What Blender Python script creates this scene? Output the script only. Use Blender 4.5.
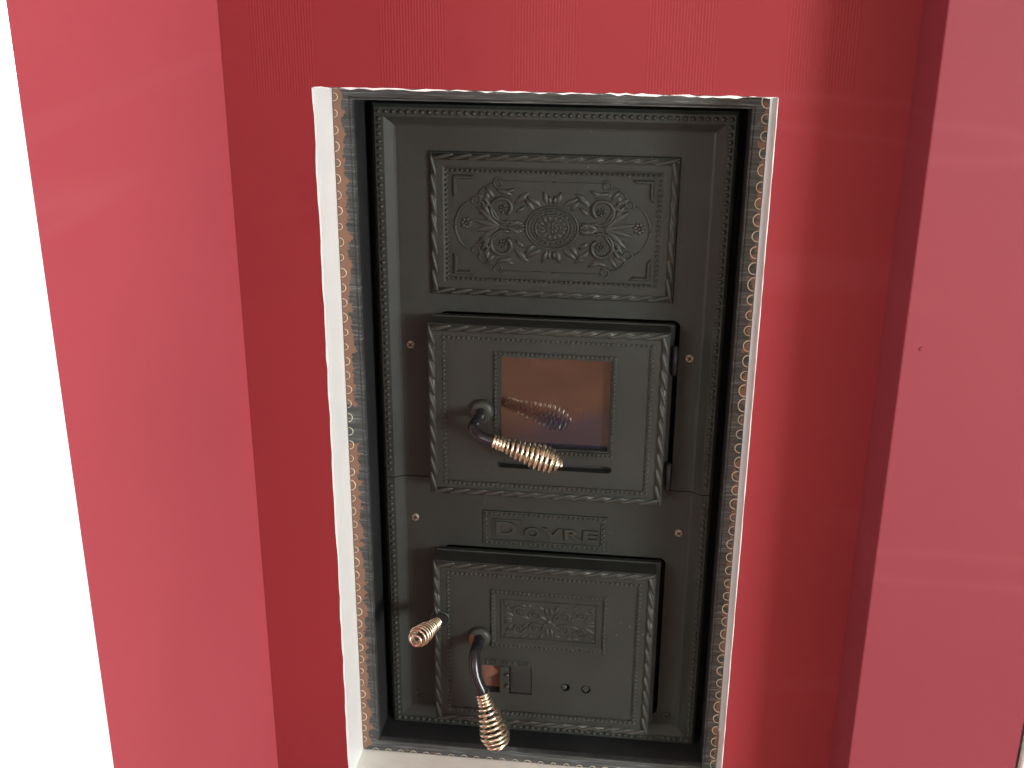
import bpy, bmesh, math, random
from mathutils import Vector, Matrix

for o in list(bpy.data.objects):
    bpy.data.objects.remove(o, do_unlink=True)
scene = bpy.context.scene
COL = scene.collection
R = math.radians
PI = math.pi
random.seed(7)

# ------------------------------------------------------------------ camera
CAM = Vector((0.0, -1.4, 1.55))          # 1.4 m in front of the red wall, eye height
FPX = 1200.0                             # focal length in pixels of a 1024 wide frame
PITCH, ROLL, YAW = 0.37119672, 0.00592707, 0.11931967
fwd = Vector((-math.sin(YAW) * math.cos(PITCH), math.cos(YAW) * math.cos(PITCH), -math.sin(PITCH)))
rgt0 = Vector((math.cos(YAW), math.sin(YAW), 0))
up0 = rgt0.cross(fwd)
rgt = rgt0 * math.cos(ROLL) + up0 * math.sin(ROLL)
upv = up0 * math.cos(ROLL) - rgt0 * math.sin(ROLL)
cd = bpy.data.cameras.new('camera')
cam = bpy.data.objects.new('camera', cd)
COL.objects.link(cam)
cd.sensor_width = 36.0
cd.sensor_fit = 'HORIZONTAL'
cd.lens = FPX / 1024.0 * 36.0
cd.clip_start = 0.02
M = Matrix((rgt, upv, -fwd)).transposed().to_4x4()
M.translation = CAM
cam.matrix_world = M
scene.camera = cam


def at(px, py, y):
    """point of the photograph's pixel at the depth plane y (y = 0 is the red wall)"""
    w = rgt * ((px - 512) / FPX) - upv * ((py - 384) / FPX) + fwd
    return CAM + w * ((y - CAM.y) / w.y)


# ------------------------------------------------------------------ world, light, exposure
wd = bpy.data.worlds.new('overcast')
scene.world = wd
wd.use_nodes = True
bg = wd.node_tree.nodes['Background']
bg.inputs[0].default_value = (0.93, 0.97, 1.0, 1)
bg.inputs[1].default_value = 3.2


def area(name, loc, target, sx, sy, power, col):
    d = bpy.data.lights.new(name, 'AREA')
    d.shape = 'RECTANGLE'
    d.size, d.size_y = sx, sy
    d.energy = power
    d.color = col
    o = bpy.data.objects.new(name, d)
    COL.objects.link(o)
    o.location = loc
    o.rotation_euler = (Vector(target) - Vector(loc)).to_track_quat('-Z', 'Y').to_euler()
    return o


# daylight entering by the window in the right-hand wall of the room
area('daylight_right_window', (4.25, -4.15, 1.40), (0.3, -.4, 0.9), 1.3, 1.2, 350, (0.965, 0.99, 1.0))
# daylight entering by the window in the far left wall
area('daylight_left_window', (-2.5, -3.55, 1.5), (0.1, 0, 1.0), 1.3, 1.2, 70, (1.0, 0.95, 0.87))

vs = scene.view_settings
vs.view_transform = 'Standard'
vs.look = 'None'
vs.exposure = 0.0
vs.gamma = 1.0
vs.use_curve_mapping = False


# ------------------------------------------------------------------ materials
def nodes_of(name):
    m = bpy.data.materials.new(name)
    m.use_nodes = True
    nt = m.node_tree
    return m, nt, nt.nodes['Principled BSDF']


def N(nt, kind, **kw):
    n = nt.nodes.new(kind)
    for k, v in kw.items():
        setattr(n, k, v)
    return n


def ramp(nt, fac, stops):
    n = N(nt, 'ShaderNodeValToRGB')
    el = n.color_ramp.elements
    while len(el) > 1:
        el.remove(el[-1])
    el[0].position, el[0].color = stops[0][0], (*stops[0][1], 1)
    for p, c in stops[1:]:
        e = el.new(p)
        e.color = (*c, 1)
    nt.links.new(fac, n.inputs[0])
    return n.outputs[0]


def noise(nt, vec, scale, detail=3, rough=0.5):
    n = N(nt, 'ShaderNodeTexNoise')
    n.inputs['Scale'].default_value = scale
    n.inputs['Detail'].default_value = detail
    n.inputs['Roughness'].default_value = rough
    if vec is not None:
        nt.links.new(vec, n.inputs['Vector'])
    return n.outputs[0]


def world_pos(nt):
    return N(nt, 'ShaderNodeNewGeometry').outputs['Position']


def math_n(nt, op, a, b=None, c=None):
    n = N(nt, 'ShaderNodeMath', operation=op)
    for i, v in enumerate((a, b, c)):
        if v is None:
            continue
        if isinstance(v, (int, float)):
            n.inputs[i].default_value = v
        else:
            nt.links.new(v, n.inputs[i])
    return n.outputs[0]


def mixc(nt, fac, a, b):
    n = N(nt, 'ShaderNodeMix', data_type='RGBA')
    for sock, v in ((n.inputs[0], fac), (n.inputs[6], a), (n.inputs[7], b)):
        if isinstance(v, (int, float)):
            sock.default_value = v
        elif isinstance(v, tuple):
            sock.default_value = (*v, 1)
        else:
            nt.links.new(v, sock)
    return n.outputs[2]


def bump(nt, bsdf, height, strength, dist):
    n = N(nt, 'ShaderNodeBump')
    n.inputs['Strength'].default_value = strength
    n.inputs['Distance'].default_value = dist
    nt.links.new(height, n.inputs['Height'])
    nt.links.new(n.outputs[0], bsdf.inputs['Normal'])


def simple(name, col, rough=0.5, metal=0.0, nscale=40, var=0.12, bscale=None, bstr=0.2, bdist=0.001):
    m, nt, b = nodes_of(name)
    p = world_pos(nt)
    f = noise(nt, p, nscale)
    lo = tuple(c * (1 - var) for c in col)
    hi = tuple(min(1, c * (1 + var)) for c in col)
    nt.links.new(ramp(nt, f, [(0.3, lo), (0.7, hi)]), b.inputs['Base Color'])
    b.inputs['Roughness'].default_value = rough
    b.inputs['Metallic'].default_value = metal
    if bscale:
        bump(nt, b, noise(nt, p, bscale), bstr, bdist)
    return m


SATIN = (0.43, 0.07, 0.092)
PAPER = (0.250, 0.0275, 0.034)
PIER_DIM = (0.222, 0.033, 0.047)  # the left wall's red, darkened to offset too much light on the pier


def red_paint(name, RED, wallpaper=False, scuffs=0.0):
    m, nt, b = nodes_of(name)
    p = world_pos(nt)
    sx = N(nt, 'ShaderNodeSeparateXYZ')
    nt.links.new(p, sx.inputs[0])
    f = noise(nt, p, 2.2, 2)
    base = ramp(nt, f, [(0.3, tuple(c * .94 for c in RED)), (0.7, tuple(c * 1.05 for c in RED))])
    if scuffs:
        # small pale scuffs and chips, and long faint rubbed streaks
        s1 = noise(nt, p, 34, 2, .6)
        s2 = noise(nt, p, 5, 1)
        k = math_n(nt, 'MULTIPLY', math_n(nt, 'GREATER_THAN', s1, 0.79), math_n(nt, 'GREATER_THAN', s2, 0.52))
        base = mixc(nt, math_n(nt, 'MULTIPLY', k, scuffs), base, (0.75, 0.32, 0.38))
        rot = N(nt, 'ShaderNodeMapping')
        rot.inputs['Rotation'].default_value = (R(12), 0, 0)
        rot.inputs['Scale'].default_value = (1, .5, 8.5)
        nt.links.new(p, rot.inputs[0])
        st = noise(nt, rot.outputs[0], 1.0, 1)
        k2 = ramp(nt, st, [(0.62, (0, 0, 0)), (0.66, (1, 1, 1)), (0.69, (0, 0, 0))])
        base = mixc(nt, math_n(nt, 'MULTIPLY', k2, .10 * min(1, scuffs * 1.5)), base, (0.6, 0.2, 0.24))
    nt.links.new(base, b.inputs['Base Color'])
    b.inputs['Roughness'].default_value = 0.62
    b.inputs['Specular IOR Level'].default_value = 0.16 if wallpaper else .34
    fine = noise(nt, p, 70, 4, .6)
    lump = noise(nt, p, 9, 2)
    h = math_n(nt, 'ADD', math_n(nt, 'MULTIPLY', fine, .25), lump)
    if wallpaper:
        # embossed striped paper above the stove opening: ribbed and plain bands
        x = sx.outputs[0]
        t = math_n(nt, 'FRACT', math_n(nt, 'DIVIDE', math_n(nt, 'ADD', x, 0.4775 + 10 * .1535), .1535))
        band = math_n(nt, 'LESS_THAN', t, 0.5)
        wob = math_n(nt, 'MULTIPLY', math_n(nt, 'SUBTRACT', noise(nt, p, 3, 1), .5), .05)
        above = math_n(nt, 'GREATER_THAN', math_n(nt, 'ADD', sx.outputs[2], wob), 1.362)
        rib = math_n(nt, 'SINE', math_n(nt, 'MULTIPLY', x, 2 * PI / .0034))
        msk = math_n(nt, 'MULTIPLY', band, above)
        h = math_n(nt, 'ADD', math_n(nt, 'MULTIPLY', h, .6),
                   math_n(nt, 'MULTIPLY', msk, math_n(nt, 'ADD', math_n(nt, 'MULTIPLY', rib, .13), .08)))
        bump(nt, b, h, 0.5, 0.0018)
    else:
        bump(nt, b, h, 0.25, 0.0012)
    return m


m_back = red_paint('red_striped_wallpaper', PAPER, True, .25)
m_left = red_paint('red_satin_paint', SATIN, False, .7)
m_pier_dim = red_paint('red_paint_dimmed', PIER_DIM, False, .25)
m_white = simple('white_gloss_paint', (0.88, 0.91, 0.90), .32, 0, 14, .03, 60, .15, .0006)
m_sill = simple('cream_sill_paint', (0.88, 0.86, 0.80), .4, 0, 30, .05, 60, .15, .0006)
m_wall = simple('cream_wall', (0.50, 0.47, 0.42), .8, 0, 3, .03)
m_ceil = simple('white_ceiling', (0.7, 0.7, 0.68), .9, 0, 3, .02)
m_patio = simple('pale_concrete', (0.62, 0.62, 0.6), .9, 0, 2, .08)


def cast_iron(name, col, rough, bs=0.35):
    m, nt, b = nodes_of(name)
    p = world_pos(nt)
    f = noise(nt, p, 11, 4, .6)
    c1 = ramp(nt, f, [(0.3, tuple(c * .82 for c in col)), (0.7, tuple(c * 1.2 for c in col))])
    # sparse specks of dust and ash
    s = noise(nt, p, 260, 1, .5)
    s2 = noise(nt, p, 16, 1)
    k = math_n(nt, 'MULTIPLY', math_n(nt, 'GREATER_THAN', s, .80), math_n(nt, 'GREATER_THAN', s2, .55))
    nt.links.new(mixc(nt, math_n(nt, 'MULTIPLY', k, .6), c1, (.35, .3, .25)), b.inputs['Base Color'])
    b.inputs['Roughness'].default_value = rough
    b.inputs['Specular IOR Level'].default_value = .34
    bump(nt, b, math_n(nt, 'ADD', noise(nt, p, 330, 3, .6), math_n(nt, 'MULTIPLY', noise(nt, p, 90, 2), .8)), bs, .0008)
    return m


m_iron = cast_iron('black_cast_iron', (.0205, .0235, .0208), .54)
m_iron2 = cast_iron('black_relief_iron', (.028, .0305, .026), .44, .2)
m_box = cast_iron('dark_firebox_iron', (.019, .020, .021), .5)
m_rodm = simple('polished_black_rod', (.02, .021, .024), .24, .3, 60, .15, 200, .1, .0003)
m_hole = simple('sooty_hole', (.006, .006, .006), .9)
m_rust = simple('rusty_iron', (.14, .06, .038), .75, 0, 60, .35, 120, .4, .001)
m_screw = simple('dull_steel_screw', (.34, .31, .26), .4, .8, 120, .2)
m_gold = simple('gilt_edge', (.66, .58, .43), .4, .4, 80, .25)


def brass():
    m, nt, b = nodes_of('brass_wire')
    p = world_pos(nt)
    f = noise(nt, p, 120, 3)
    nt.links.new(ramp(nt, f, [(.3, (.50, .42, .26)), (.5, (.80, .75, .58)), (.75, (.93, .90, .78))]), b.inputs['Base Color'])
    b.inputs['Metallic'].default_value = 1
    b.inputs['Roughness'].default_value = .26
    return m


m_brass = brass()


def tape():
    """black flange face: fine cross streaks, and on the outer side patches worn to brown"""
    m, nt, b = nodes_of('black_flange_enamel')
    p = world_pos(nt)
    mp = N(nt, 'ShaderNodeMapping')
    mp.inputs['Scale'].default_value = (14, 14, 330)
    nt.links.new(p, mp.inputs[0])
    st = noise(nt, mp.outputs[0], 1.0, 3, .7)
    c = ramp(nt, st, [(.35, (.024, .025, .025)), (.56, (.06, .066, .066)), (.75, (.22, .235, .235))])
    at_ = N(nt, 'ShaderNodeAttribute', attribute_name='outer')
    wob = math_n(nt, 'ADD', at_.outputs['Fac'], math_n(nt, 'MULTIPLY', math_n(nt, 'SUBTRACT', noise(nt, p, 85, 3, .65), .5), 1.5))
    blot = noise(nt, p, 7, 1)
    worn = math_n(nt, 'MULTIPLY', math_n(nt, 'GREATER_THAN', wob, .62), math_n(nt, 'GREATER_THAN', blot, .34))
    nt.links.new(mixc(nt, worn, c, (.20, .105, .07)), b.inputs['Base Color'])
    b.inputs['Roughness'].default_value = .38
    bump(nt, b, st, .35, .0008)
    return m


m_tape = tape()


def pane_glass():
    """stove glass: sooty dark behind, mirror-like skin with a dark blue patch at the foot, higher towards the right"""
    m, nt, b = nodes_of('sooted_stove_glass')
    p = world_pos(nt)
    sx = N(nt, 'ShaderNodeSeparateXYZ')
    nt.links.new(p, sx.inputs[0])
    d = math_n(nt, 'ADD', math_n(nt, 'SUBTRACT', math_n(nt, 'SUBTRACT', sx.outputs[2], .905), math_n(nt, 'MULTIPLY', math_n(nt, 'ADD', sx.outputs[0], .12), .28)),
               math_n(nt, 'MULTIPLY', math_n(nt, 'SUBTRACT', noise(nt, p, 26, 2), .5), .05))
    k = ramp(nt, math_n(nt, 'ADD', math_n(nt, 'MULTIPLY', d, 20), .3), [(.25, (1, 1, 1)), (.8, (0, 0, 0))])
    n2 = noise(nt, p, 18, 3)
    base = ramp(nt, n2, [(.3, (.028, .013, .009)), (.7, (.055, .027, .019))])
    nt.links.new(mixc(nt, math_n(nt, 'MULTIPLY', k, .8), base, (.010, .014, .030)), b.inputs['Base Color'])
    b.inputs['Roughness'].default_value = .05
    b.inputs['IOR'].default_value = 1.85
    return m


m_glass = pane_glass()


def clear_glass():
    m = bpy.data.materials.new('clear_window_glass')
    m.use_nodes = True
    nt = m.node_tree
    nt.nodes.clear()
    out = N(nt, 'ShaderNodeOutputMaterial')
    t = N(nt, 'ShaderNodeBsdfTransparent')
    t.inputs[0].default_value = (.97, .99, .98, 1)
    g = N(nt, 'ShaderNodeBsdfGlossy')
    g.inputs['Roughness'].default_value = 0.02
    mx = N(nt, 'ShaderNodeMixShader')
    mx.inputs[0].default_value = .05
    nt.links.new(t.outputs[0], mx.inputs[1])
    nt.links.new(g.outputs[0], mx.inputs[2])
    nt.links.new(mx.outputs[0], out.inputs[0])
    return m


m_clear = clear_glass()


def wood_floor():
    m, nt, b = nodes_of('brown_floorboards')
    p = world_pos(nt)
    mp = N(nt, 'ShaderNodeMapping')
    mp.inputs['Scale'].default_value = (1.2, 14, 1)
    nt.links.new(p, mp.inputs[0])
    g = noise(nt, mp.outputs[0], 2.5, 5, .65)
    nt.links.new(ramp(nt, g, [(.3, (.24, .115, .065)), (.7, (.44, .24, .15))]), b.inputs['Base Color'])
    b.inputs['Roughness'].default_value = .4
    return m


m_floor = wood_floor()


# ------------------------------------------------------------------ mesh helpers
class MB:
    def __init__(self):
        self.v, self.f = [], []

    def add(self, vs, fs):
        n = len(self.v)
        self.v += [tuple(p) for p in vs]
        self.f += [tuple(i + n for i in f) for f in fs]
        return self

    def box(self, x0, x1, y0, y1, z0, z1):
        return self.add([(x0, y0, z0), (x1, y0, z0), (x1, y1, z0), (x0, y1, z0),
                         (x0, y0, z1), (x1, y0, z1), (x1, y1, z1), (x0, y1, z1)],
                        [(3, 2, 1, 0), (4, 5, 6, 7), (0, 1, 5, 4), (1, 2, 6, 5), (2, 3, 7, 6), (3, 0, 4, 7)])

    def rects(self, prof, close_last=False, close_first=False):
        """mitred loft of rectangles: prof = [(x0, x1, z0, z1, y), ...] from outside to inside"""
        vs, fs = [], []
        for (x0, x1, z0, z1, y) in prof:
            vs += [(x0, y, z0), (x1, y, z0), (x1, y, z1), (x0, y, z1)]
        for i in range(len(prof) - 1):
            for k in range(4):
                a, b2 = i * 4 + k, i * 4 + (k + 1) % 4
                fs.append((a, b2, b2 + 4, a + 4))
        if close_last:
            n = (len(prof) - 1) * 4
            fs.append((n, n + 1, n + 2, n + 3))
        if close_first:
            fs.append((3, 2, 1, 0))
        return self.add(vs, fs)

    def tube(self, pts, radii, n=8, flat=None, caps=True):
        """tube along 3-D points; flat = squash factor along world Y (for relief)"""
        pts = [Vector(p) for p in pts]
        if not hasattr(radii, '__len__'):
            radii = [radii] * len(pts)
        vs, fs = [], []
        t0 = (pts[1] - pts[0]).normalized()
        ref = Vector((0, 1, 0)) if flat is not None else (Vector((0, 0, 1)) if abs(t0.z) < .9 else Vector((1, 0, 0)))
        nrm = (ref - t0 * ref.dot(t0)).normalized()
        for i, p in enumerate(pts):
            a = pts[max(0, i - 1)]
            b2 = pts[min(len(pts) - 1, i + 1)]
            t = (b2 - a).normalized()
            nrm = (nrm - t * nrm.dot(t))
            nrm.normalize()
            bn = t.cross(nrm)
            for k in range(n):
                th = 2 * PI * k / n
                o = (nrm * math.cos(th) + bn * math.sin(th)) * radii[i]
                if flat is not None:
                    o.y *= flat
                vs.append(p + o)
        for i in range(len(pts) - 1):
            for k in range(n):
                a, b2 = i * n + k, i * n + (k + 1) % n
                fs.append((a, b2, b2 + n, a + n))
        if caps:
            fs.append(tuple(reversed(range(n))))
            m = (len(pts) - 1) * n
            fs.append(tuple(range(m, m + n)))
        return self.add(vs, fs)

    def dome(self, c, rx, rz, h, n=8, ang=0.0):
        """half-ellipsoid bump on a wall facing -Y"""
        c = Vector(c)
        vs, fs = [], []
        for (s, hh) in ((1, 0), (.72, .66), ):
            for k in range(n):
                th = 2 * PI * k / n
                u, v = rx * s * math.cos(th), rz * s * math.sin(th)
                vs.append((c.x + u * math.cos(ang) - v * math.sin(ang), c.y - h * hh, c.z + u * math.sin(ang) + v * math.cos(ang)))
        vs.append((c.x, c.y - h, c.z))
        for k in range(n):
            k2 = (k + 1) % n
            fs.append((k, k2, n + k2, n + k))
            fs.append((n + k, n + k2, 2 * n))
        return self.add(vs, fs)

    def leaf(self, base, tip, w, h, bend=0.0, n=5):
        """pointed leaf with a raised midrib lying on a wall facing -Y"""
        b2, t = Vector(base), Vector(tip)
        d = t - b2
        L = d.length
        d.normalize()
        s = Vector((-d.z, 0, d.x))
        vs, fs = [], []
        for i in range(n + 1):
            q = i / n
            c = b2 + d * (L * q) + s * (bend * L * math.sin(PI * q * .5) ** 2)
            ww = w * math.sin(PI * min(1, q * .9 + .1)) ** .8
            hh = h * (.55 + .45 * math.sin(PI * q))
            vs += [tuple(c - s * ww), (c.x, c.y - hh, c.z), tuple(c + s * ww)]
        for i in range(n):
            a = i * 3
            fs += [(a, a + 3, a + 4, a + 1), (a + 1, a + 4, a + 5, a + 2)]
        return self.add(vs, fs)

    def disc(self, c, axis, r, h, n=20, bevel=.2):
        """short bevelled cylinder from c along axis"""
        c, ax = Vector(c), Vector(axis).normalized()
        return self.tube([c, c + ax * h * (1 - bevel), c + ax * h], [r, r, r * (1 - bevel * .6)], n)


ORG = {}


def obj(name, mb, mat, parent=None, smooth=False, origin=None):
    me = bpy.data.meshes.new(name)
    if origin is None:
        xs, ys, zs = zip(*mb.v)
        origin = Vector(((min(xs) + max(xs)) / 2, (min(ys) + max(ys)) / 2, (min(zs) + max(zs)) / 2))
    origin = Vector(origin)
    me.from_pydata([tuple(Vector(p) - origin) for p in mb.v], [], mb.f)
    me.update()
    bm = bmesh.new()
    bm.from_mesh(me)
    bmesh.ops.recalc_face_normals(bm, faces=bm.faces)
    bm.to_mesh(me)
    bm.free()
    if smooth:
        me.polygons.foreach_set('use_smooth', [True] * len(me.polygons))
    me.materials.append(mat)
    o = bpy.data.objects.new(name, me)
    COL.objects.link(o)
    o.location = origin - (ORG[parent.name] if parent else Vector())
    if parent:
        o.parent = parent
    ORG[o.name] = origin
    return o


def bevel_mod(o, w, seg=2):
    b = o.modifiers.new('bevel', 'BEVEL')
    b.width = w
    b.segments = seg
    b.limit_method = 'ANGLE'
    return o


def empty(name, loc, parent=None):
    o = bpy.data.objects.new(name, None)
    COL.objects.link(o)
    o.empty_display_size = .05
    o.location = Vector(loc) - (ORG[parent.name] if parent else Vector())
    if parent:
        o.parent = parent
    ORG[o.name] = Vector(loc)
    return o


def tag(o, label=None, cat=None, kind=None, group=None):
    if label:
        o['label'] = label
    if cat:
        o['category'] = cat
    if kind:
        o['kind'] = kind
    if group:
        o['group'] = group
    return o


def struct(name, mb, mat, label, cat, parent=None):
    o = obj(name, mb, mat, parent)
    return tag(o, label, cat, 'structure')


def copy_at(src, loc, parent, rot=None):
    c = src.copy()
    COL.objects.link(c)
    c.parent = parent
    c.location = Vector(loc) - ORG[parent.name]
    if rot is not None:
        c.rotation_euler = rot
    ORG[c.name] = Vector(loc)
    return c


def cut(o, cutters):
    """boolean the cutter MBs (world coordinates) out of o, keep only the mesh"""
    tmp = []
    for c in cutters:
        t = obj('cutter', c, m_hole)
        tmp.append(t)
        b = o.modifiers.new('cut', 'BOOLEAN')
        b.operation = 'DIFFERENCE'
        b.solver = 'EXACT'
        b.object = t
    bpy.context.view_layer.update()
    dg = bpy.context.evaluated_depsgraph_get()
    me = bpy.data.meshes.new_from_object(o.evaluated_get(dg))
    o.modifiers.clear()
    o.data = me
    for t in tmp:
        bpy.data.objects.remove(t, do_unlink=True)


# ------------------------------------------------------------------ the room
Z0 = 1.55                               # camera height: photo heights below are relative to it
OX0, OX1, OZ0, OZ1 = -.4062, .1322, Z0 - 1.198, Z0 - .187     # stove opening in the red wall
NX0, NX1 = -.513, .277                  # niche sides
LF, PF = -.47, -.12                     # front edges of the left cheek and of the right pier

# back wall with the opening for the stove and, left of the cheek, a glazed door
wb = MB()
GX0, GX1, GZ1 = -1.60, -.70, 2.22
xs = [-2.6, GX0, GX1, OX0, OX1, NX1 + .02]
zs = [0, OZ0, OZ1, GZ1, 2.5]
for i in range(5):
    for j in range(4):
        if (i == 1 and j < 3) or (i == 3 and j == 1):
            continue
        wb.box(xs[i], xs[i + 1], 0, .2, zs[j], zs[j + 1])
struct('wall_back', wb, m_back, 'dark red back wall with faint ribbed stripes around the black stove', 'wall')
bmw = bmesh.new()
bmw.from_mesh(bpy.data.objects['wall_back'].data)
bmesh.ops.remove_doubles(bmw, verts=bmw.verts, dist=1e-5)
bmw.to_mesh(bpy.data.objects['wall_back'].data)
bmw.free()

# the cheek's far side is the white splayed reveal of the glazed door next to it
wl = MB().add([(NX0, LF, 0), (NX0, 0, 0), (-.70, 0, 0), (NX0, LF, 2.5), (NX0, 0, 2.5), (-.70, 0, 2.5)],
              [(0, 1, 2), (5, 4, 3), (0, 3, 4, 1), (1, 4, 5, 2), (2, 5, 3, 0)])
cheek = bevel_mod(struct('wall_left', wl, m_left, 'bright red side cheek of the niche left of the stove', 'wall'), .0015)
cheek.data.materials.append(m_white)
for f in cheek.data.polygons:
    if f.normal.x < -.3:
        f.material_index = 1
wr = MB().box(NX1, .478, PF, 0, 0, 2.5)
bevel_mod(struct('wall_right', wr, m_pier_dim, 'red pier standing forward right of the stove', 'wall'), .002)

wr2 = MB().box(.482, .60, -.10, 0, 0, 2.5).box(.60, 1.45, -.10, 0, 2.08, 2.5).box(1.45, 4.4, -.10, 0, 0, 2.5)
struct('wall_door_side', wr2, m_wall, 'cream wall around the door right of the red pier', 'wall')
cs = MB().box(.482, .60, -.128, -.10, 0, 2.16)
bevel_mod(struct('trim_1', cs, m_white, 'white upright door casing at the right edge of the red pier', 'trim'), .004)
cs = MB().box(1.45, 1.55, -.125, -.10, 0, 2.16).box(.60, 1.45, -.125, -.10, 2.08, 2.16)
bevel_mod(struct('trim_2', cs, m_white, 'white head and far upright of the door casing', 'trim'), .004)
dr = struct('door_1', MB().box(.605, 1.445, -.09, -.05, .005, 2.075), m_white, 'white door right of the red pier', 'door')
obj('handle', MB().tube([(.68, -.09, 1.02), (.68, -.14, 1.02), (.80, -.14, 1.02)], .01, 8), m_screw, dr, True)

# glazed door behind the left cheek, blown out by daylight
gf = MB()
gf.rects([(GX0, GX1, .01, GZ1, .06), (GX0, GX1, .01, GZ1, .05), (GX0 + .05, GX1 - .05, .06, GZ1 - .05, .05),
          (GX0 + .05, GX1 - .05, .06, GZ1 - .05, .11), (GX0, GX1, .01, GZ1, .11), (GX0, GX1, .01, GZ1, .06)])
w1 = struct('window_1', gf, m_white, 'white glazed door flooded with daylight left of the red cheek', 'window')
obj('pane', MB().box(GX0 + .05, GX1 - .05, .078, .084, .06, GZ1 - .05), m_clear, w1)
struct('patio', MB().box(-8, .5, .2, 9, -.12, -.02), m_patio, 'pale paving outside the glazed door', 'paving')

# rest of the room, behind and beside the camera
XL, XR, YN, HC = -2.6, 4.4, -5.0, 2.5
floor = struct('floor', MB().box(XL, XR, YN, 0, -.1, -.012), m_floor, 'brown wooden floor seen mirrored in the stove glass', 'floor')
y = YN
while y < -.001:
    y1 = min(0, y + .14)
    edges = [XL, XL + 1.1 + 1.2 * random.random(), 1.2 + 1.2 * random.random(), XR]
    for a, b2 in zip(edges, edges[1:]):
        obj('floorboard', MB().box(a + .001, b2 - .001, y + .0015, y1 - .0015, -.012, 0), m_floor, floor)
    y = y1
struct('ceiling', MB().box(XL, XR, YN, .2, HC, HC + .1), m_ceil, 'white ceiling', 'ceiling')


def ring_box(mb, along, c0, c1, a0, a1, b0, b1, w):
    """rectangular window frame of width w; along = 'y' (in a side wall) or 'x'"""
    for p0, p1, q0, q1 in ((a0, a0 + w, b0, b1), (a1 - w, a1, b0, b1), (a0 + w, a1 - w, b0, b0 + w), (a0 + w, a1 - w, b1 - w, b1)):
        if along == 'y':
            mb.box(c0, c1, p0, p1, q0, q1)
        else:
            mb.box(p0, p1, c0, c1, q0, q1)
    return mb


WA, WB, WC, WD = -4.9, -3.4, .75, 2.05          # window in the right-hand wall
struct('wall_window_side', MB().box(XR, XR + .1, YN, WA, 0, HC).box(XR, XR + .1, WB, 0, 0, HC).box(XR, XR + .1, WA, WB, 0, WC).box(XR, XR + .1, WA, WB, WD, HC),
       m_wall, 'cream side wall with the window that lights the room', 'wall')
w2 = struct('window_2', ring_box(MB(), 'y', XR + .02, XR + .07, WA, WB, WC, WD, .06), m_white, 'white framed window in the side wall', 'window')
obj('pane', MB().box(XR + .042, XR + .048, WA + .06, WB - .06, WC + .06, WD - .06), m_clear, w2)
struct('wall_front', MB().box(XL, XR, YN - .1, YN, 0, HC), m_wall, 'cream wall behind the photographer', 'wall')
VA, VB, VC, VD = -4.3, -2.8, .8, 2.2             # window in the far left wall
struct('wall_far_left', MB().box(XL - .1, XL, YN, VA, 0, HC).box(XL - .1, XL, VB, .2, 0, HC).box(XL - .1, XL, VA, VB, 0, VC).box(XL - .1, XL, VA, VB, VD, HC),
       m_wall, 'cream wall with a window on the far left of the room', 'wall')
w3 = struct('window_3', ring_box(MB(), 'y', XL - .07, XL - .02, VA, VB, VC, VD, .06), m_white, 'white framed window in the far left wall', 'window')
obj('pane', MB().box(XL - .048, XL - .042, VA + .06, VB - .06, VC + .06, VD - .06), m_clear, w3)

# white lining boards of the opening, hand painted: slightly wavy front edges
FLY = .075                               # plane of the stove's flange


def lining(name, x0, x1, z0, z1, mat, label, vertical, wave):
    n = 60
    mb = MB()
    rows = []
    for i in range(n + 1):
        q = i / n
        j1, j2 = (random.random() - .5) * wave, (random.random() - .5) * wave
        if vertical:
            z = z0 + (z1 - z0) * q
            rows.append([(x0 + j1, -.0008, z), (x1 + j2, -.0008, z), (x1, .012, z), (x1, FLY + .06, z), (x0, FLY + .06, z), (x0, .012, z)])
        else:
            x = x0 + (x1 - x0) * q
            rows.append([(x, -.0008, z0 + j1), (x, -.0008, z1 + j2), (x, .012, z1), (x, FLY + .06, z1), (x, FLY + .06, z0), (x, .012, z0)])
    vs = [p for r in rows for p in r]
    fs = []
    for i in range(n):
        for c in range(6):
            a, b2 = i * 6 + c, i * 6 + (c + 1) % 6
            fs.append((a, b2, b2 + 6, a + 6))
    fs.append(tuple(range(6)))
    fs.append(tuple(range(n * 6, n * 6 + 6)))
    mb.add(vs, fs)
    return struct(name, mb, mat, label, 'trim')


lining('trim_3', OX0, OX0 + .002, OZ0 + .001, OZ1 - .001, m_white, 'white painted lining board along the left of the stove', True, .0016)
lining('trim_4', OX1 - .0008, OX1 - .0001, OZ0 + .001, OZ1 - .001, m_white, 'narrow white lining board along the right of the stove', True, .0005)
lining('trim_5', OX0 + .002, OX1 - .002, OZ0, OZ0 + .005, m_sill, 'cream painted sill board under the stove', False, .001)
lining('trim_6', OX0 + .002, OX1 - .002, OZ1 - .0016, OZ1 - .0003, m_white, 'thin white lining edge over the top of the stove', False, .0024)

# ------------------------------------------------------------------ the stove
XC = -.1335
stove = tag(empty('wood_stove', (XC, .1, Z0 - 1.1925)),
            'black cast-iron built-in wood stove with ornate doors set in the red wall', 'stove')


def zz(v):
    return Z0 + v


# outer flange, four mitred bars with a rolled inner lip
FO = (-.4035, .1297, zz(-1.192), zz(-.1915))
FI = (-.3775, .1095, zz(-1.1705), zz(-.2115))


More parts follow.
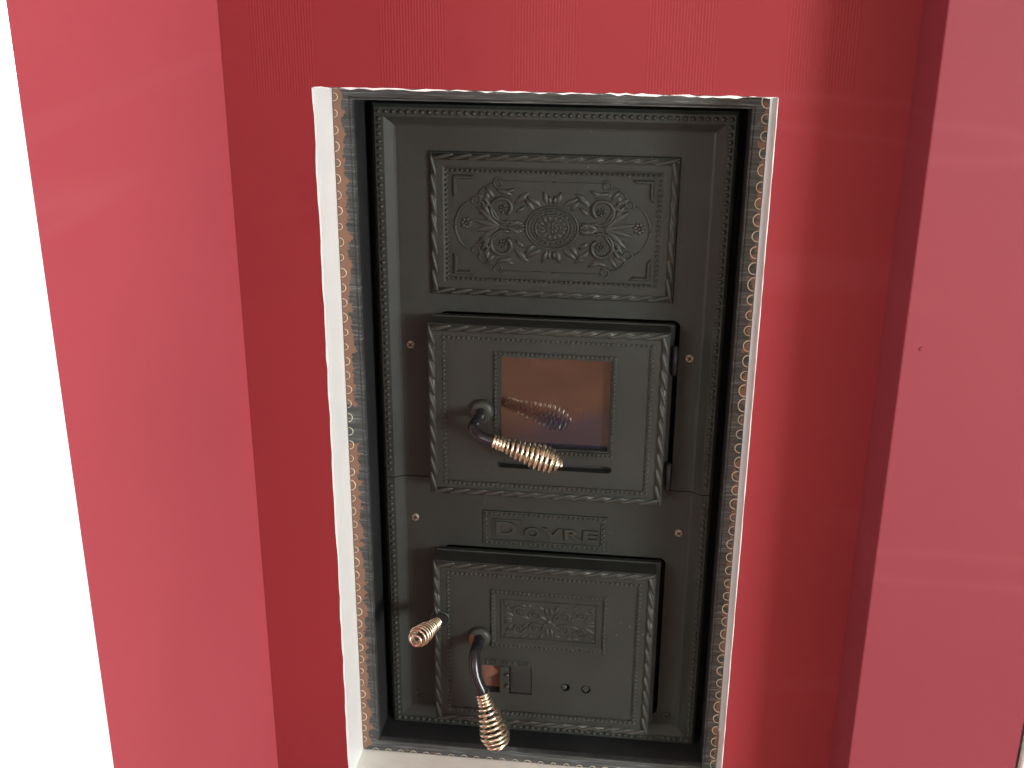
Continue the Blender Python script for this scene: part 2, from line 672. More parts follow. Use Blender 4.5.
def flange_bar(side):
    pairs = []
    prof = [(0, FLY + .008), (0, FLY + .0015), (.06, FLY), (.8, FLY), (.9, FLY - .0025), (.97, FLY - .0025), (1, FLY), (1, FLY + .008)]
    vs, outer = [], []
    for t, y in prof:
        x0, x1 = FO[0] + (FI[0] - FO[0]) * t, FO[1] + (FI[1] - FO[1]) * t
        z0, z1 = FO[2] + (FI[2] - FO[2]) * t, FO[3] + (FI[3] - FO[3]) * t
        e = {'l': ((x0, y, z0), (x0, y, z1)), 'r': ((x1, y, z0), (x1, y, z1)), 'b': ((x0, y, z0), (x1, y, z0)), 't': ((x0, y, z1), (x1, y, z1))}[side]
        vs += list(e)
        outer += [1 - t, 1 - t]
    n = len(prof)
    fs = [(2 * i, 2 * i + 1, (2 * i + 3) % (2 * n), (2 * i + 2) % (2 * n)) for i in range(n)]
    fs += [tuple(range(0, 2 * n, 2)), tuple(range(1, 2 * n, 2))]
    o = obj('flange_bar', MB().add(vs, fs), m_tape, stove)
    a = o.data.attributes.new('outer', 'FLOAT', 'POINT')
    k = {'l': 1.22, 'r': .78, 'b': .5, 't': .5}[side]
    a.data.foreach_set('value', [q * k for q in outer])
    return o


bars = {s: flange_bar(s) for s in 'lrbt'}

# gilt scalloped edging: little open loops along the outer edge of the flange
loop = MB()
pts = [(.0065 * math.cos(t), 0, .0072 * math.sin(t)) for t in [(-.5 + i / 10) * PI * 1.15 for i in range(11)]]
loop.tube(pts, .0007, 5)
src = None


def scallop(bar, x, z, ang, sc):
    global src
    if src is None:
        src = obj('scallop', loop, m_gold, bar, True, (0, 0, 0))
        src.location = Vector((x, FLY - .0004, z)) - ORG[bar.name]
        o = src
    else:
        o = copy_at(src, (x, FLY - .0004, z), bar)
    o.rotation_euler = (0, ang, 0)
    o.scale = (sc, 1, sc * (.85 + .3 * random.random()))


z = FO[2] + .02
while z < FO[3] - .015:
    scallop(bars['l'], FO[0] + .0012 + random.random() * .001, z, random.uniform(-.25, .25), random.uniform(.62, .95))
    scallop(bars['r'], FO[1] - .0018 - random.random() * .001, z + .006, PI + random.uniform(-.15, .15), random.uniform(.85, 1.1))
    z += .0205
x = FO[0] + .02
while x < FO[1] - .015:
    scallop(bars['b'], x, FO[2] + .0012, -PI / 2 + random.uniform(-.2, .2), random.uniform(.55, .75))
    x += .0195

# recessed box between flange and plates
YB = .136
for nm, b4 in (('box_side', (FI[0] - .004, FI[0], FI[2], FI[3])), ('box_side', (FI[1], FI[1] + .004, FI[2], FI[3])),
               ('box_floor', (FI[0] - .004, FI[1] + .004, FI[2] - .004, FI[2])), ('box_top', (FI[0] - .004, FI[1] + .004, FI[3], FI[3] + .004))):
    obj(nm, MB().box(b4[0], b4[1], FLY + .008, YB + .03, b4[2], b4[3]), m_box, stove)
obj('box_back', MB().box(FI[0] - .004, FI[1] + .004, YB + .022, YB + .03, FI[2] - .004, FI[3] + .004), m_hole, stove)

# two front plates with a beaded raised border and a bevel down to the field
YF, YR = .128, .119                      # field, raised border
PX0, PX1, PZ0, PZ1 = -.3655, .0985, zz(-1.1695), zz(-.222)
SEAM = zz(-.7475)


def plate(top):
    inn = [0, 0, .004, .0155, .026, .029]
    yy = [YF + .022, YR + .004, YR, YR, YF - .001, YF]
    vs, fs = [], []
    for t, y in zip(inn, yy):
        x0, x1 = PX0 + t, PX1 - t
        if top:
            vs += [(x0, y, SEAM + .0006), (x0, y, PZ1 - t), (x1, y, PZ1 - t), (x1, y, SEAM + .0006)]
        else:
            vs += [(x0, y, SEAM - .0006), (x0, y, PZ0 + t), (x1, y, PZ0 + t), (x1, y, SEAM - .0006)]
    n = len(inn)
    for i in range(n - 1):
        for k in range(3):
            fs.append((i * 4 + k, i * 4 + k + 1, i * 4 + k + 5, i * 4 + k + 4))
    m = (n - 1) * 4
    fs.append((m, m + 1, m + 2, m + 3))
    fs.append((0, 1, 2, 3))
    fs.append(tuple(i * 4 for i in range(n)) + tuple(i * 4 + 3 for i in reversed(range(n))))
    mb = MB().add(vs, fs)
    return obj('front_plate', mb, m_iron, stove)


def rounded(x0, x1, z0, z1, rr, ya, yb):
    ring = []
    for cx, cz, a0 in ((x1 - rr, z1 - rr, 0), (x0 + rr, z1 - rr, 90), (x0 + rr, z0 + rr, 180), (x1 - rr, z0 + rr, 270)):
        ring += [(cx + rr * math.cos(R(a0 + 15 * i)), cz + rr * math.sin(R(a0 + 15 * i))) for i in range(7)]
    n = len(ring)
    return MB().add([(u, ya, v) for u, v in ring] + [(u, yb, v) for u, v in ring],
                    [tuple(range(n)), tuple(range(n, 2 * n))] + [(i, (i + 1) % n, n + (i + 1) % n, n + i) for i in range(n)])


upper_plate = plate(True)
lower_plate = plate(False)
# door openings in the plates: the doors leave a dark gap above and to the right
cut(upper_plate, [rounded(-.283, .0415, zz(-.7445), zz(-.4975), .010, .10, .17)])
cut(lower_plate, [rounded(-.282, .0405, zz(-1.125), zz(-.8555), .010, .10, .17)])


def beads(name, x0, x1, z0, z1, y, pitch, r, parent, h=None, sides='lrbt', mat=None):
    mb = MB()
    h = h or r * .9
    if 't' in sides or 'b' in sides:
        n = max(2, round((x1 - x0) / pitch))
        for i in range(n + 1):
            x = x0 + (x1 - x0) * i / n
            for s, z in (('b', z0), ('t', z1)):
                if s in sides:
                    mb.dome((x, y, z), r, r, h, 6)
    n = max(2, round((z1 - z0) / pitch))
    for i in range(1, n):
        z = z0 + (z1 - z0) * i / n
        for s, x in (('l', x0), ('r', x1)):
            if s in sides:
                mb.dome((x, y, z), r, r, h, 6)
    o = obj(name, mb, mat or m_iron2, parent, True)
    return tag(o, kind='stuff')


beads('bead_border', PX0 + .0095, PX1 - .0095, SEAM + .004, PZ1 - .0095, YR, .0094, .0034, upper_plate, .0034, 'lrt')
beads('bead_border', PX0 + .0095, PX1 - .0095, PZ0 + .0095, SEAM - .004, YR, .0094, .0034, lower_plate, .0034, 'lrb')


def rope_side(x0, z0, x1, z1, y, parent, pitch=.0245, w=.0054, h=.0056):
    """one straight run of cast rope: overlapping slanted strands on a low fillet"""
    a, b2 = Vector((x0, y, z0)), Vector((x1, y, z1))
    d = b2 - a
    L = d.length
    d.normalize()
    s = Vector((-d.z, 0, d.x))
    n = max(2, round(L / pitch))
    p = L / n
    mb = MB()
    mb.tube([a, b2], w * .98, 6, .45)
    for i in range(n):
        c = a + d * (p * (i + .5))
        pts, rad = [], []
        for q in (-1, -.75, -.4, 0, .4, .75, 1):
            pts.append(c + d * (p * .66 * q) + s * (w * .62 * math.sin(q * PI / 2)) + Vector((0, -.0006 - .0007 * math.cos(q * PI / 2), 0)))
            rad.append(w * .62 * (max(0.04, 1 - q * q) ** .5))
        mb.tube(pts, rad, 6, h / w)
    return obj('rope_moulding', mb, m_iron2, parent, True)


def rope_frame(x0, x1, z0, z1, y, parent, **kw):
    rope_side(x0, z1, x1, z1, y, parent, **kw)
    rope_side(x0, z0, x1, z0, y, parent, **kw)
    rope_side(x0, z0, x0, z1, y, parent, **kw)
    rope_side(x1, z0, x1, z1, y, parent, **kw)


def ridge(name, x0, x1, z0, z1, w, y, h, parent, inner_drop=0):
    """mitred low ridge running round a rectangle"""
    p = [(x0, x1, z0, z1, y), (x0 + w * .25, x1 - w * .25, z0 + w * .25, z1 - w * .25, y - h),
         (x0 + w * .7, x1 - w * .7, z0 + w * .7, z1 - w * .7, y - h), (x0 + w, x1 - w, z0 + w, z1 - w, y + inner_drop)]
    return obj(name, MB().rects(p), m_iron, parent)


# ---- top relief panel
RX0, RX1, RZ0, RZ1 = -.292, .0285, zz(-.4725), zz(-.2825)
YP = YF - .004
rp = obj('relief_panel', MB().rects([(RX0 - .002, RX1 + .002, RZ0 - .002, RZ1 + .002, YF + .001), (RX0, RX1, RZ0, RZ1, YP),
                                     (RX0 + .017, RX1 - .017, RZ0 + .017, RZ1 - .017, YP), (RX0 + .0225, RX1 - .0225, RZ0 + .0225, RZ1 - .0225, YP + .002)], True), m_iron, stove)
rope_frame(RX0 + .005, RX1 - .005, RZ0 + .005, RZ1 - .005, YP, rp, w=.0048, h=.0036)
beads('bead_border', RX0 + .0225, RX1 - .0225, RZ0 + .0225, RZ1 - .0225, YP, .0066, .0023, rp, .0024)
PCX, PCZ = (RX0 + RX1) / 2, (RZ0 + RZ1) / 2
YQ = YP + .002                           # floor of the relief


def rel(u, v, h=0.0):
    """relief millimetres about the panel's centre"""
    return (PCX + u / 1000, YQ - h * 1.3 / 1000, PCZ + v / 1000)


med = MB()
for (a, b2, rr) in ((34, 28, 1.5), (30.5, 25, .8), (21.5, 17.5, 1.3), (11, 9, .9)):
    n = 36
    ring = [rel(a * math.cos(2 * PI * i / n), b2 * math.sin(2 * PI * i / n), .4) for i in range(n + 1)]
    med.tube(ring, rr / 1000, 6, 1.3, False)
for i in range(24):
    t = 2 * PI * i / 24
    med.dome(rel(26 * math.cos(t), 21.3 * math.sin(t)), .0017, .0022, .0024, 6, t)
for i in range(14):
    t = 2 * PI * i / 14
    med.leaf(rel(11.5 * math.cos(t), 9.5 * math.sin(t)), rel(20.5 * math.cos(t), 16.8 * math.sin(t)), .0021, .0022)
for i in range(8):
    t = 2 * PI * i / 8
    med.leaf(rel(2.5 * math.cos(t), 2 * math.sin(t)), rel(9.8 * math.cos(t), 8 * math.sin(t)), .0017, .0022)
med.dome(rel(0, 0), .003, .0026, .003, 8)
obj('medallion', med, m_iron2, rp, True)


def spiral(cu, cv, r0, r1, a0, a1, n=22):
    return [(cu + (r0 + (r1 - r0) * i / n) * math.cos(R(a0 + (a1 - a0) * i / n)),
             cv + (r0 + (r1 - r0) * i / n) * math.sin(R(a0 + (a1 - a0) * i / n))) for i in range(n + 1)]


def scroll(mb, pts, r0, r1, flip):
    su, sv = flip
    n = len(pts) - 1
    mb.tube([rel(u * su, v * sv, .5) for u, v in pts], [(r0 + (r1 - r0) * i / n) / 1000 for i in range(n + 1)], 6, 1.15)


def flower_mesh(u, v, r, petals=6):
    mb = MB()
    for i in range(petals):
        t = 2 * PI * i / petals + .3
        mb.dome(rel(u + r * .62 * math.cos(t), v + r * .62 * math.sin(t)), r * .42 / 1000, r * .34 / 1000, .0026, 6, t)
    mb.dome(rel(u, v), r * .3 / 1000, r * .3 / 1000, .0034, 6)
    return mb


def arcline(pts, n=14):
    """quadratic through three points"""
    (ax, ay), (bx, by), (cx, cy) = pts
    out = []
    for i in range(n + 1):
        t = i / n
        out.append(((1 - t) ** 2 * ax + 2 * t * (1 - t) * bx + t * t * cx, (1 - t) ** 2 * ay + 2 * t * (1 - t) * by + t * t * cy))
    return out


for su in (-1, 1):
    for sv in (-1, 1):
        fl2 = (su, sv)
        # mitred corner bracket
        a, b2 = 130.5, 67
        mb = MB()
        outl = [(a, b2), (a - 29, b2), (a - 24, b2 - 6), (a - 6, b2 - 6), (a - 6, b2 - 25), (a, b2 - 31)]
        ins = [(a - 2.2, b2 - 2.2), (a - 25, b2 - 2.2), (a - 22.5, b2 - 4), (a - 4, b2 - 4), (a - 4, b2 - 24), (a - 2.2, b2 - 27)]
        vs = [rel(u * su, v * sv) for u, v in outl] + [rel(u * su, v * sv, 3) for u, v in ins]
        mb.add(vs, [(i, (i + 1) % 6, 6 + (i + 1) % 6, 6 + i) for i in range(6)] + [tuple(range(6, 12))])
        obj('corner_bracket', mb, m_iron2, rp)
        # big acanthus scroll with a flower in its eye
        mb = MB()
        scroll(mb, arcline([(36, 2), (50, 4), (58, 8)], 8) + spiral(64, 24, 19, 9.5, 248, 590, 32), 1.8, 3.4, fl2)
        for (u0, v0, u1, v1, w, be) in ((47, 30, 38, 48, 4.4, .3), (54, 42, 70, 54, 4.2, -.3), (76, 39, 90, 47, 3.8, .3), (46, 18, 40, 30, 3.6, .3),
                                        (82, 22, 92, 12, 3.4, .3), (62, 44, 52, 54, 3.4, .3), (81, 30, 93, 27, 3.2, -.3)):
            mb.leaf(rel(u0 * su, v0 * sv), rel(u1 * su, v1 * sv), w / 1000, .0046, be * su * sv)
        obj('acanthus_scroll', mb, m_iron2, rp, True)
        obj('flower', flower_mesh(64 * su, 23 * sv, 6.6), m_iron2, rp, True)
        # trumpet stem toward the corner
        mb = MB()
        scroll(mb, arcline([(66, 3), (74, 16), (89, 38)]), 1.2, 2.8, fl2)
        mb.leaf(rel(86 * su, 33 * sv), rel(99 * su, 42 * sv), .0036, .003)
        mb.leaf(rel(86 * su, 33 * sv), rel(85 * su, 47 * sv), .0036, .003)
        obj('trumpet_stem', mb, m_iron2, rp, True)
        # palmette leaves on the long axis
        for (u0, v0, u1, v1, w, be) in ((70, 1, 103, 19, 3.6, .18), (70, 0, 107, 6, 3.2, .05), (58, 0, 44, 12, 2.8, .2),
                                        (48, 2, 38, 9, 2.4, .15), (80, 14, 98, 30, 2.6, .2)):
            obj('leaf', MB().leaf(rel(u0 * su, v0 * sv), rel(u1 * su, v1 * sv), w * 1.35 / 1000, .0046, be * su * sv), m_iron2, rp, True)
        # leaves crowning the medallion
        for (u0, v0, u1, v1, w, be) in ((6, 31, 15, 46, 3, .2), (16, 29, 30, 44, 3.2, -.2), (24, 24, 38, 33, 3, .25), (30, 46, 42, 36, 2.4, .2), (3, 31, 4, 43, 2.4, .0)):
            obj('leaf', MB().leaf(rel(u0 * su, v0 * sv), rel(u1 * su, v1 * sv), w * 1.35 / 1000, .0044, be * su * sv), m_iron2, rp, True)
        # strapwork: small rings, curls and the bowed line toward the end flower
        mb = MB()
        scroll(mb, arcline([(0, 60), (40, 60), (62, 60)]), .9, .9, fl2)
        scroll(mb, spiral(70, 57, 8, 3.5, 160, -260, 20), 1.2, 1.4, fl2)
        scroll(mb, arcline([(78, 55), (92, 53), (97, 40)]), 1.3, 1.3, fl2)
        scroll(mb, spiral(101, 34, 7, 3, 140, 480, 18), 1.3, 1.3, fl2)
        scroll(mb, arcline([(108, 32), (124, 27), (128, 0)]), 1.2, 1.6, fl2)
        obj('strapwork', mb, m_iron2, rp, True)
    obj('flower', flower_mesh(113 * su, 3, 8.5, 7), m_iron2, rp, True)


# ---- doors
def door_body(name, x0, x1, z0, z1, yf, parent):
    p = [(x0 + .001, x1 + .006, z0 - .002, z1 + .0015, YF - .0006), (x0 + .001, x1 + .006, z0 - .002, z1 + .0015, YF - .008), (x0, x1, z0, z1, YF - .009), (x0, x1, z0, z1, yf + .001),
         (x0 + .001, x1 - .001, z0 + .001, z1 - .001, yf)]
    o = obj(name, MB().rects(p, True, True), m_iron, parent)
    return o


YD = .088                                # door face
UX0, UX1, UZ0, UZ1 = -.2925, .0285, zz(-.7525), zz(-.5025)
WX0, WX1, WZ0, WZ1 = -.1955, -.0475, zz(-.676), zz(-.546)
ud = door_body('upper_door', UX0, UX1, UZ0, UZ1, YD, stove)
slot = MB()
s0, s1, sz, sr = -.199, -.041, zz(-.7035), .0052
ringp = [(s0 + sr + sr * math.cos(R(90 + 18 * i)), sz + sr * math.sin(R(90 + 18 * i))) for i in range(11)] + \
        [(s1 - sr + sr * math.cos(R(-90 + 18 * i)), sz + sr * math.sin(R(-90 + 18 * i))) for i in range(11)]
nn = len(ringp)
slot.add([(u, YD - .01, v) for u, v in ringp] + [(u, YD + .02, v) for u, v in ringp],
         [tuple(range(nn)), tuple(range(nn, 2 * nn))] + [(i, (i + 1) % nn, nn + (i + 1) % nn, nn + i) for i in range(nn)])
# inner field sits 2 mm lower than the border
cut(ud, [MB().box(UX0 + .0245, UX1 - .0245, YD - .01, YD + .002, UZ0 + .0205, UZ1 - .0215),
         MB().box(WX0, WX1, YD - .01, YD + .02, WZ0, WZ1), slot])
rope_frame(UX0 + .0055, UX1 - .0055, UZ0 + .0055, UZ1 - .0055, YD, ud)
beads('bead_border', UX0 + .0215, UX1 - .0215, UZ0 + .0175, UZ1 - .0185, YD, .0066, .0026, ud, .0026)
ridge('window_surround', WX0 - .0085, WX1 + .0085, WZ0 - .0085, WZ1 + .0085, .0085, YD + .002, .002, ud, .008)
beads('bead_border', WX0 - .0055, WX1 + .0055, WZ0 - .0055, WZ1 + .0055, YD, .0062, .0025, ud, .0026)
tag(obj('glass_pane', MB().box(WX0 - .001, WX1 + .001, YD + .011, YD + .015, WZ0 - .001, WZ1 + .001), m_glass, ud), 'brownish sooted stove glass mirroring the floor')
obj('air_slide', MB().box(s0 - .002, s1 + .002, YD + .016, YD + .018, sz - .006, sz + .006), m_box, ud)
for hz in (UZ1 - .045, UZ0 + .035):     # hinge barrels on the right edge
    obj('hinge', MB().tube([(UX1 + .0075, YD + .022, hz - .02), (UX1 + .0075, YD + .022, hz + .02)], .0042, 10), m_box, ud, True)

LX0, LX1, LZ0, LZ1 = -.2915, .0275, zz(-1.134), zz(-.8605)
ld = door_body('lower_door', LX0, LX1, LZ0, LZ1, YD, stove)
AX0, AX1, AZ0, AZ1 = -.2225, -.1465, zz(-1.0795), zz(-1.0325)
KX, KZ = -.2815, zz(-.957)               # hole for the pull rod
holes = [MB().box(LX0 + .0245, LX1 - .0245, YD - .01, YD + .002, LZ0 + .0235, LZ1 - .0215),
         MB().box(AX0, AX1, YD - .01, YD + .018, AZ0, AZ1),
         MB().tube([(-.0965, YD - .01, zz(-1.0615)), (-.0965, YD + .02, zz(-1.0615))], .0068, 18),
         MB().tube([(-.0665, YD - .01, zz(-1.0625)), (-.0665, YD + .012, zz(-1.0625))], .0072, 18),
         MB().tube([(KX, YD - .01, KZ), (KX, YD + .03, KZ)], .0115, 20)]
cut(ld, holes)
rope_frame(LX0 + .0055, LX1 - .0055, LZ0 + .0055, LZ1 - .0055, YD, ld)
# the rope is interrupted where the rod passes: short boss round the hole
boss = MB()
boss.tube([(KX + .0125 * math.cos(2 * PI * i / 24), YD - .001, KZ + .0125 * math.sin(2 * PI * i / 24)) for i in range(25)], .002, 6)
obj('rod_boss', boss, m_iron2, ld, True)
obj('rod_socket', MB().tube([(KX, YD - .0058, KZ), (KX, YD + .01, KZ)], .0112, 20), m_hole, ld)
beads('bead_border', LX0 + .0215, LX1 - .0215, LZ0 + .0205, LZ1 - .0185, YD, .0068, .0026, ld, .0026)

# small foliage panel on the lower door
SX0, SX1, SZ0, SZ1 = -.205, -.042, zz(-.9945), zz(-.9055)
ridge('panel_frame', SX0 - .004, SX1 + .004, SZ0 - .004, SZ1 + .004, .0085, YD + .002, .0024, ld)
beads('bead_border', SX0, SX1, SZ0, SZ1, YD, .0066, .0024, ld, .0026)
ridge('inner_frame', SX0 + .012, SX1 - .010, SZ0 + .010, SZ1 - .012, .0035, YD + .002, .0018, ld)
fo = MB()
random.seed(11)
pcx, pcz = (SX0 + SX1) / 2 + .001, (SZ0 + SZ1) / 2 - .001
for su in (-1, 1):
    for sv in (-1, 1):
        def q(u, v, h=0):
            return (pcx + su * u / 1000, YD + .002 - h / 1000, pcz + sv * v / 1000)
        for (cu, cv, r0, r1, a0, a1) in ((22, 12, 10, 3, 200, 560), (45, 14, 9, 3, 160, -220), (58, 22, 6, 2, 180, 470)):
            pp = spiral(cu, cv, r0, r1, a0, a1, 20)
            fo.tube([q(u, v, .6) for u, v in pp], [.0011] * len(pp), 5, 1.2)
        for (u0, v0, u1, v1, w) in ((4, 2, 14, 14, 2), (8, 20, 16, 27, 2), (30, 4, 42, 10, 2.2), (34, 24, 44, 28, 2), (52, 6, 64, 16, 2.4),
                                    (54, 2, 66, 3, 2.2), (26, 24, 32, 28, 1.8), (60, 26, 67, 28, 1.8), (3, 12, 4, 24, 2)):
            fo.leaf(q(u0, v0), q(u1, v1), w / 1000, .0034, .15)
        for (u, v) in ((22, 12), (45, 14), (12, 6), (36, 16)):
            fo.dome(q(u, v), .002, .002, .003, 6)
fo.dome((pcx, YD + .002, pcz), .005, .005, .004, 10)
obj('foliage_relief', fo, m_iron2, ld, True)

# air regulator: rusty recess at the left, sliding plate at the right, upright bar between
obj('regulator_recess', MB().box(AX0, AX1, YD + .0165, YD + .0178, AZ0, AZ1), m_rust, ld)
obj('slide_plate', MB().box(-.1785, AX1 - .0005, YD + .0045, YD + .009, AZ0 + .0005, AZ1 - .0005), m_box, ld)
bar = bevel_mod(obj('slide_bar', MB().box(-.1945, -.1805, YD + .0005, YD + .012, AZ0 + .0005, AZ1 - .0005), m_iron2, ld), .0015)
obj('slide_knob', MB().disc((-.1830, YD + .001, AZ1 - .013), (0, -1, 0), .0035, .004, 12), m_iron2, ld, True)
obj('slide_knob', MB().disc((-.1830, YD + .001, AZ0 + .014), (0, -1, 0), .0035, .004, 12), m_iron2, ld, True)
obj('baffle', MB().add([(AX0, YD + .016, AZ1), (-.196, YD + .016, AZ1), (-.196, YD + .006, AZ1 - .014), (AX0, YD + .006, AZ1 - .030)], [(0, 1, 2, 3)]), m_rust, ld)
obj('vent_plug', MB().disc((-.0985, YD + .008, zz(-1.0615)), (0, -1, 0), .0045, .006, 12), m_iron2, ld, True)
pl2 = MB().disc((-.0665, YD + .011, zz(-1.0625)), (0, -1, 0), .0052, .007, 14)
pl2.box(-.0680, -.0650, YD + .0035, YD + .006, zz(-1.068), zz(-1.057))
obj('vent_screw', pl2, m_iron2, ld)


def text_mesh(body, size, depth):
    c = bpy.data.curves.new('lettering', 'FONT')
    c.body = body
    c.size = size
    c.extrude = depth / 2
    c.bevel_depth = depth * .15
    c.offset = size * .02
    c.resolution_u = 3
    o = bpy.data.objects.new('lettering_tmp', c)
    COL.objects.link(o)
    bpy.context.view_layer.update()
    me = bpy.data.meshes.new_from_object(o.evaluated_get(bpy.context.evaluated_depsgraph_get()))
    bpy.data.objects.remove(o, do_unlink=True)
    vs = [v.co.copy() for v in me.vertices]
    fs = [tuple(p.vertices) for p in me.polygons]
    bpy.data.meshes.remove(me)
    return vs, fs


def letter(body, x0, x1, z0, z1, y, depth, parent, mat):
    vs, fs = text_mesh(body, 1.0, depth)
    ax, bx = min(v.x for v in vs), max(v.x for v in vs)
    az, bz = min(v.y for v in vs), max(v.y for v in vs)
    mb = MB().add([(x0 + (v.x - ax) / (bx - ax) * (x1 - x0), y - v.z - depth * .4, z0 + (v.y - az) / (bz - az) * (z1 - z0)) for v in vs], fs)
    return obj('letter', mb, mat, parent)


# nameplate with raised letters
NX_0, NX_1, NZ_0, NZ_1 = -.2195, -.0495, zz(-.846), zz(-.7995)
npl = obj('nameplate', MB().rects([(NX_0 - .005, NX_1 + .005, NZ_0 - .005, NZ_1 + .005, YF + .001), (NX_0 - .004, NX_1 + .004, NZ_0 - .004, NZ_1 + .004, YF - .0022),
                                   (NX_0 + .004, NX_1 - .004, NZ_0 + .004, NZ_1 - .004, YF - .0022), (NX_0 + .005, NX_1 - .005, NZ_0 + .005, NZ_1 - .005, YF - .0004)], True), m_iron, stove)
beads('bead_border', NX_0, NX_1, NZ_0, NZ_1, YF - .0022, .0072, .0024, npl, .0024)
blk = MB().rects([(-.2105, -.1690, zz(-.8355), zz(-.8075), YF), (-.2100, -.1695, zz(-.835), zz(-.808), YF - .0018)], True)
obj('letter_block', blk, m_iron, npl)
letter('D', -.2050, -.1740, zz(-.8325), zz(-.8105), YF - .0018, .0022, npl, m_iron2)
for ch, a, b2 in (('O', -.1630, -.1405), ('V', -.1370, -.1090), ('R', -.1055, -.0820), ('E', -.0785, -.0575)):
    letter(ch, a, b2, zz(-.8345), zz(-.8175), YF - .0004, .0032, npl, m_iron2)
# worn cast lettering over the air regulator
for ch, a, b2 in (('I', -.2205, -.2175), ('I', -.2150, -.2120), ('S', -.2075, -.2025), ('I', -.2000, -.1970), ('O', -.1920, -.1865), ('I', -.1830, -.1800),
                  ('I', -.1735, -.1705), ('O', -.1675, -.1620), ('S', -.1600, -.1550), ('I', -.1525, -.1495)):
    letter(ch, a, b2, zz(-1.0300), zz(-1.0215), YD + .002, .0014, ld, m_iron2)

# six cross-head screws
for (px, pz) in ((-.3235, -.548), (.056, -.5495), (-.3235, -.8135), (.0565, -.813), (-.325, -1.1215), (.0555, -1.1245)):
    low = pz < -1
    s = MB().disc((px, YF + .001, zz(pz)), (0, -1, 0), .0056, .0034, 18, .35)
    sc = obj('screw', s, m_iron2 if low else m_screw, stove, False)
    cr = MB()
    a = random.random() * 1.2 + .3
    for th in (a, a + PI / 2):
        c, sn = math.cos(th), math.sin(th)
        L, w = .0036, .0009
        cr.add([(px + u * c - v * sn, yv, zz(pz) + u * sn + v * c) for yv in (YF - .0027, YF - .0020) for u, v in ((-L, -w), (L, -w), (L, w), (-L, w))],
               [(0, 1, 2, 3), (7, 6, 5, 4), (0, 1, 5, 4), (1, 2, 6, 5), (2, 3, 7, 6), (3, 0, 4, 7)])
    obj('cross_slot', cr, m_hole, sc)


# ---- handles
def smooth_path(ctrl, n=8):
    """Catmull-Rom through control points"""
    P = [Vector(c) for c in ctrl]
    P = [P[0] * 2 - P[1]] + P + [P[-1] * 2 - P[-2]]
    out = []
    for i in range(1, len(P) - 2):
        for k in range(n):
            t = k / n
            a, b2, c, d = P[i - 1], P[i], P[i + 1], P[i + 2]
            out.append(.5 * ((2 * b2) + (c - a) * t + (2 * a - 5 * b2 + 4 * c - d) * t * t + (3 * b2 - a - 3 * c + d) * t ** 3))
    out.append(P[-2])
    return out


def coil(a, b2, prof, tight, turns, wire, parent, mat=None):
    """wound wire grip from a to b: prof = [(t, radius)], first 'tight' turns close together"""
    a, b2 = Vector(a), Vector(b2)
    ax = (b2 - a)
    L = ax.length
    ax.normalize()
    ref = Vector((0, 1, 0)) if abs(ax.y) < .8 else Vector((1, 0, 0))
    e1 = (ref - ax * ref.dot(ax)).normalized()
    e2 = ax.cross(e1)
    n = int((tight + turns) * 16)
    pts = []
    span_t = tight * wire * 2.15 / L
    for i in range(n + 1):
        th = i / 16
        t = th / tight * span_t if th < tight else span_t + (th - tight) / turns * (1 - span_t)
        r = prof[-1][1]
        for (t0, r0), (t1, r1) in zip(prof, prof[1:]):
            if t0 <= t <= t1:
                k = (t - t0) / (t1 - t0)
                k = k * k * (3 - 2 * k)
                r = r0 + (r1 - r0) * k
                break
        pts.append(a + ax * (L * t) + (e1 * math.cos(th * 2 * PI) + e2 * math.sin(th * 2 * PI)) * r)
    return obj('coil_grip', MB().tube(pts, wire, 6), mat or m_brass, parent, True)


def hub(parent, x, z, r):
    h = MB()
    h.tube([(x, YD + .004, z), (x, YD - .002, z), (x, YD - .005, z), (x, YD - .0065, z)], [r, r, r * .86, r * .7], 24)
    h.tube([(x + r * .82 * math.cos(2 * PI * i / 24), YD - .0035, z + r * .82 * math.sin(2 * PI * i / 24)) for i in range(25)], .0017, 6)
    return obj('hub', h, m_iron2, parent, True)


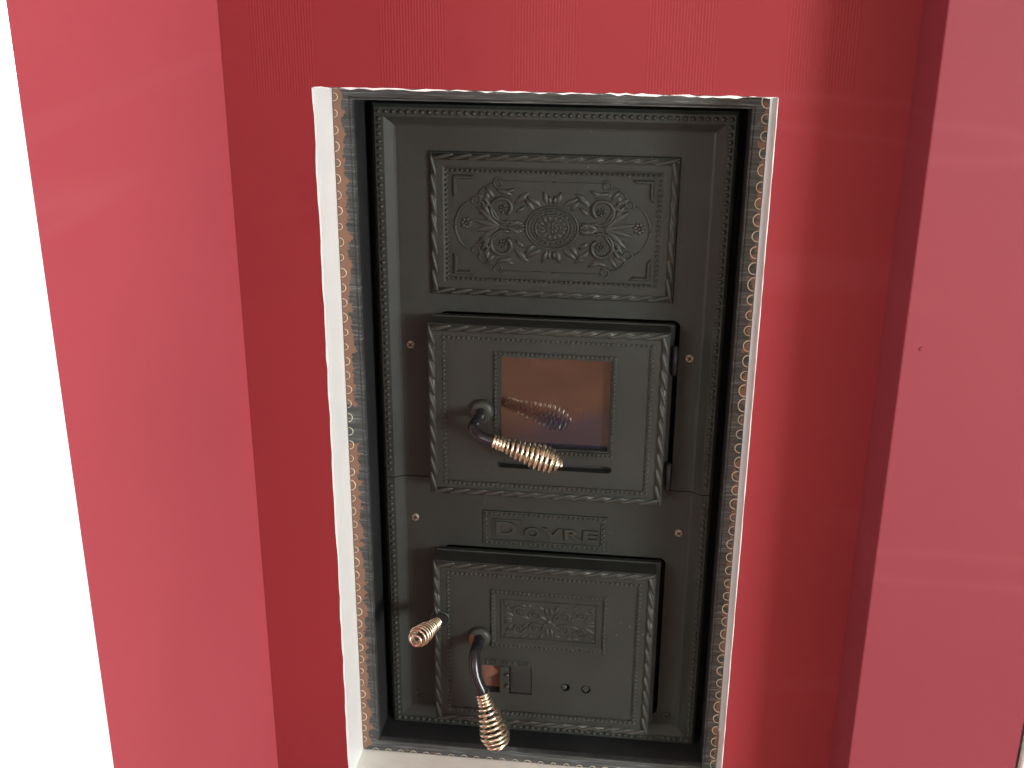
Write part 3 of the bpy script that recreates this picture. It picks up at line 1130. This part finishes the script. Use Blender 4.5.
# upper door handle: rod out of the hub, sweeping down and right into the coil
hu = at(482, 411, YD)
h1 = empty('door_handle', hu, stove)
hub(h1, hu.x, hu.z, .0165)
path = smooth_path([(hu.x, YD, hu.z), (hu.x - .001, .064, hu.z - .001), at(473.5, 427, .046), at(479, 435, .036), at(488, 439.5, .032), at(497, 442.5, .030)])
obj('rod', MB().tube(path, .0072, 12), m_rodm, h1, True)
a, b2 = at(493, 441, .031), at(561.5, 465.5, .028)
ax = (b2 - a).normalized()
obj('spindle', MB().tube([a, b2 - ax * .012], .0036, 10), m_rodm, h1, True)
coil(a, b2, [(0, .0078), (.14, .0085), (.45, .0135), (.72, .0180), (.86, .0155), (1, .0062)], 4, 11.5, .0021, h1)

# lower door handle: rod out and down, coil hanging
hl = at(480, 637, YD)
h2 = empty('door_handle', hl, stove)
hub(h2, hl.x, hl.z, .0165)
path = smooth_path([(hl.x, YD, hl.z), (hl.x - .0005, .066, hl.z - .001), at(474.5, 657, .047), at(476, 675, .036), at(482, 690, .031), at(485, 698, .030)])
obj('rod', MB().tube(path, .0082, 12), m_rodm, h2, True)
a, b2 = at(482.5, 692, .031), at(498.5, 747, .022)
ax = (b2 - a).normalized()
obj('spindle', MB().tube([a, b2 - ax * .008], .0045, 10), m_rodm, h2, True)
coil(a, b2, [(0, .0088), (.16, .0098), (.5, .0165), (.76, .0205), (.9, .0175), (1, .008)], 4, 9.5, .0023, h2)
o = obj('rust_patch', MB().dome((hl.x - .010, YD - .0066, hl.z - .001), .0055, .0085, .0012, 10), m_rust, h2, True)

# pull rod at the left of the lower door
ka = Vector((KX, YD - .004, KZ))
kb = at(414.5, 640, .010)
k1 = empty('pull_rod', ka, stove)
ax = (kb - ka).normalized()
obj('rod', MB().tube([ka + Vector((0, .02, 0)), ka + ax * .012, kb - ax * .01], .0045, 10), m_rodm, k1, True)
coil(ka + ax * .010, kb, [(0, .0072), (.2, .0085), (.6, .0128), (.8, .0135), (.92, .011), (1, .004)], 3, 8.5, .0020, k1)

# ------------------------------------------------------------------ small things on the walls
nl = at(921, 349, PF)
tag(obj('nail', MB().disc((nl.x, PF + .001, nl.z), (0, -1, 0), .0026, .0025, 12, .5), m_pier_dim, None, True),
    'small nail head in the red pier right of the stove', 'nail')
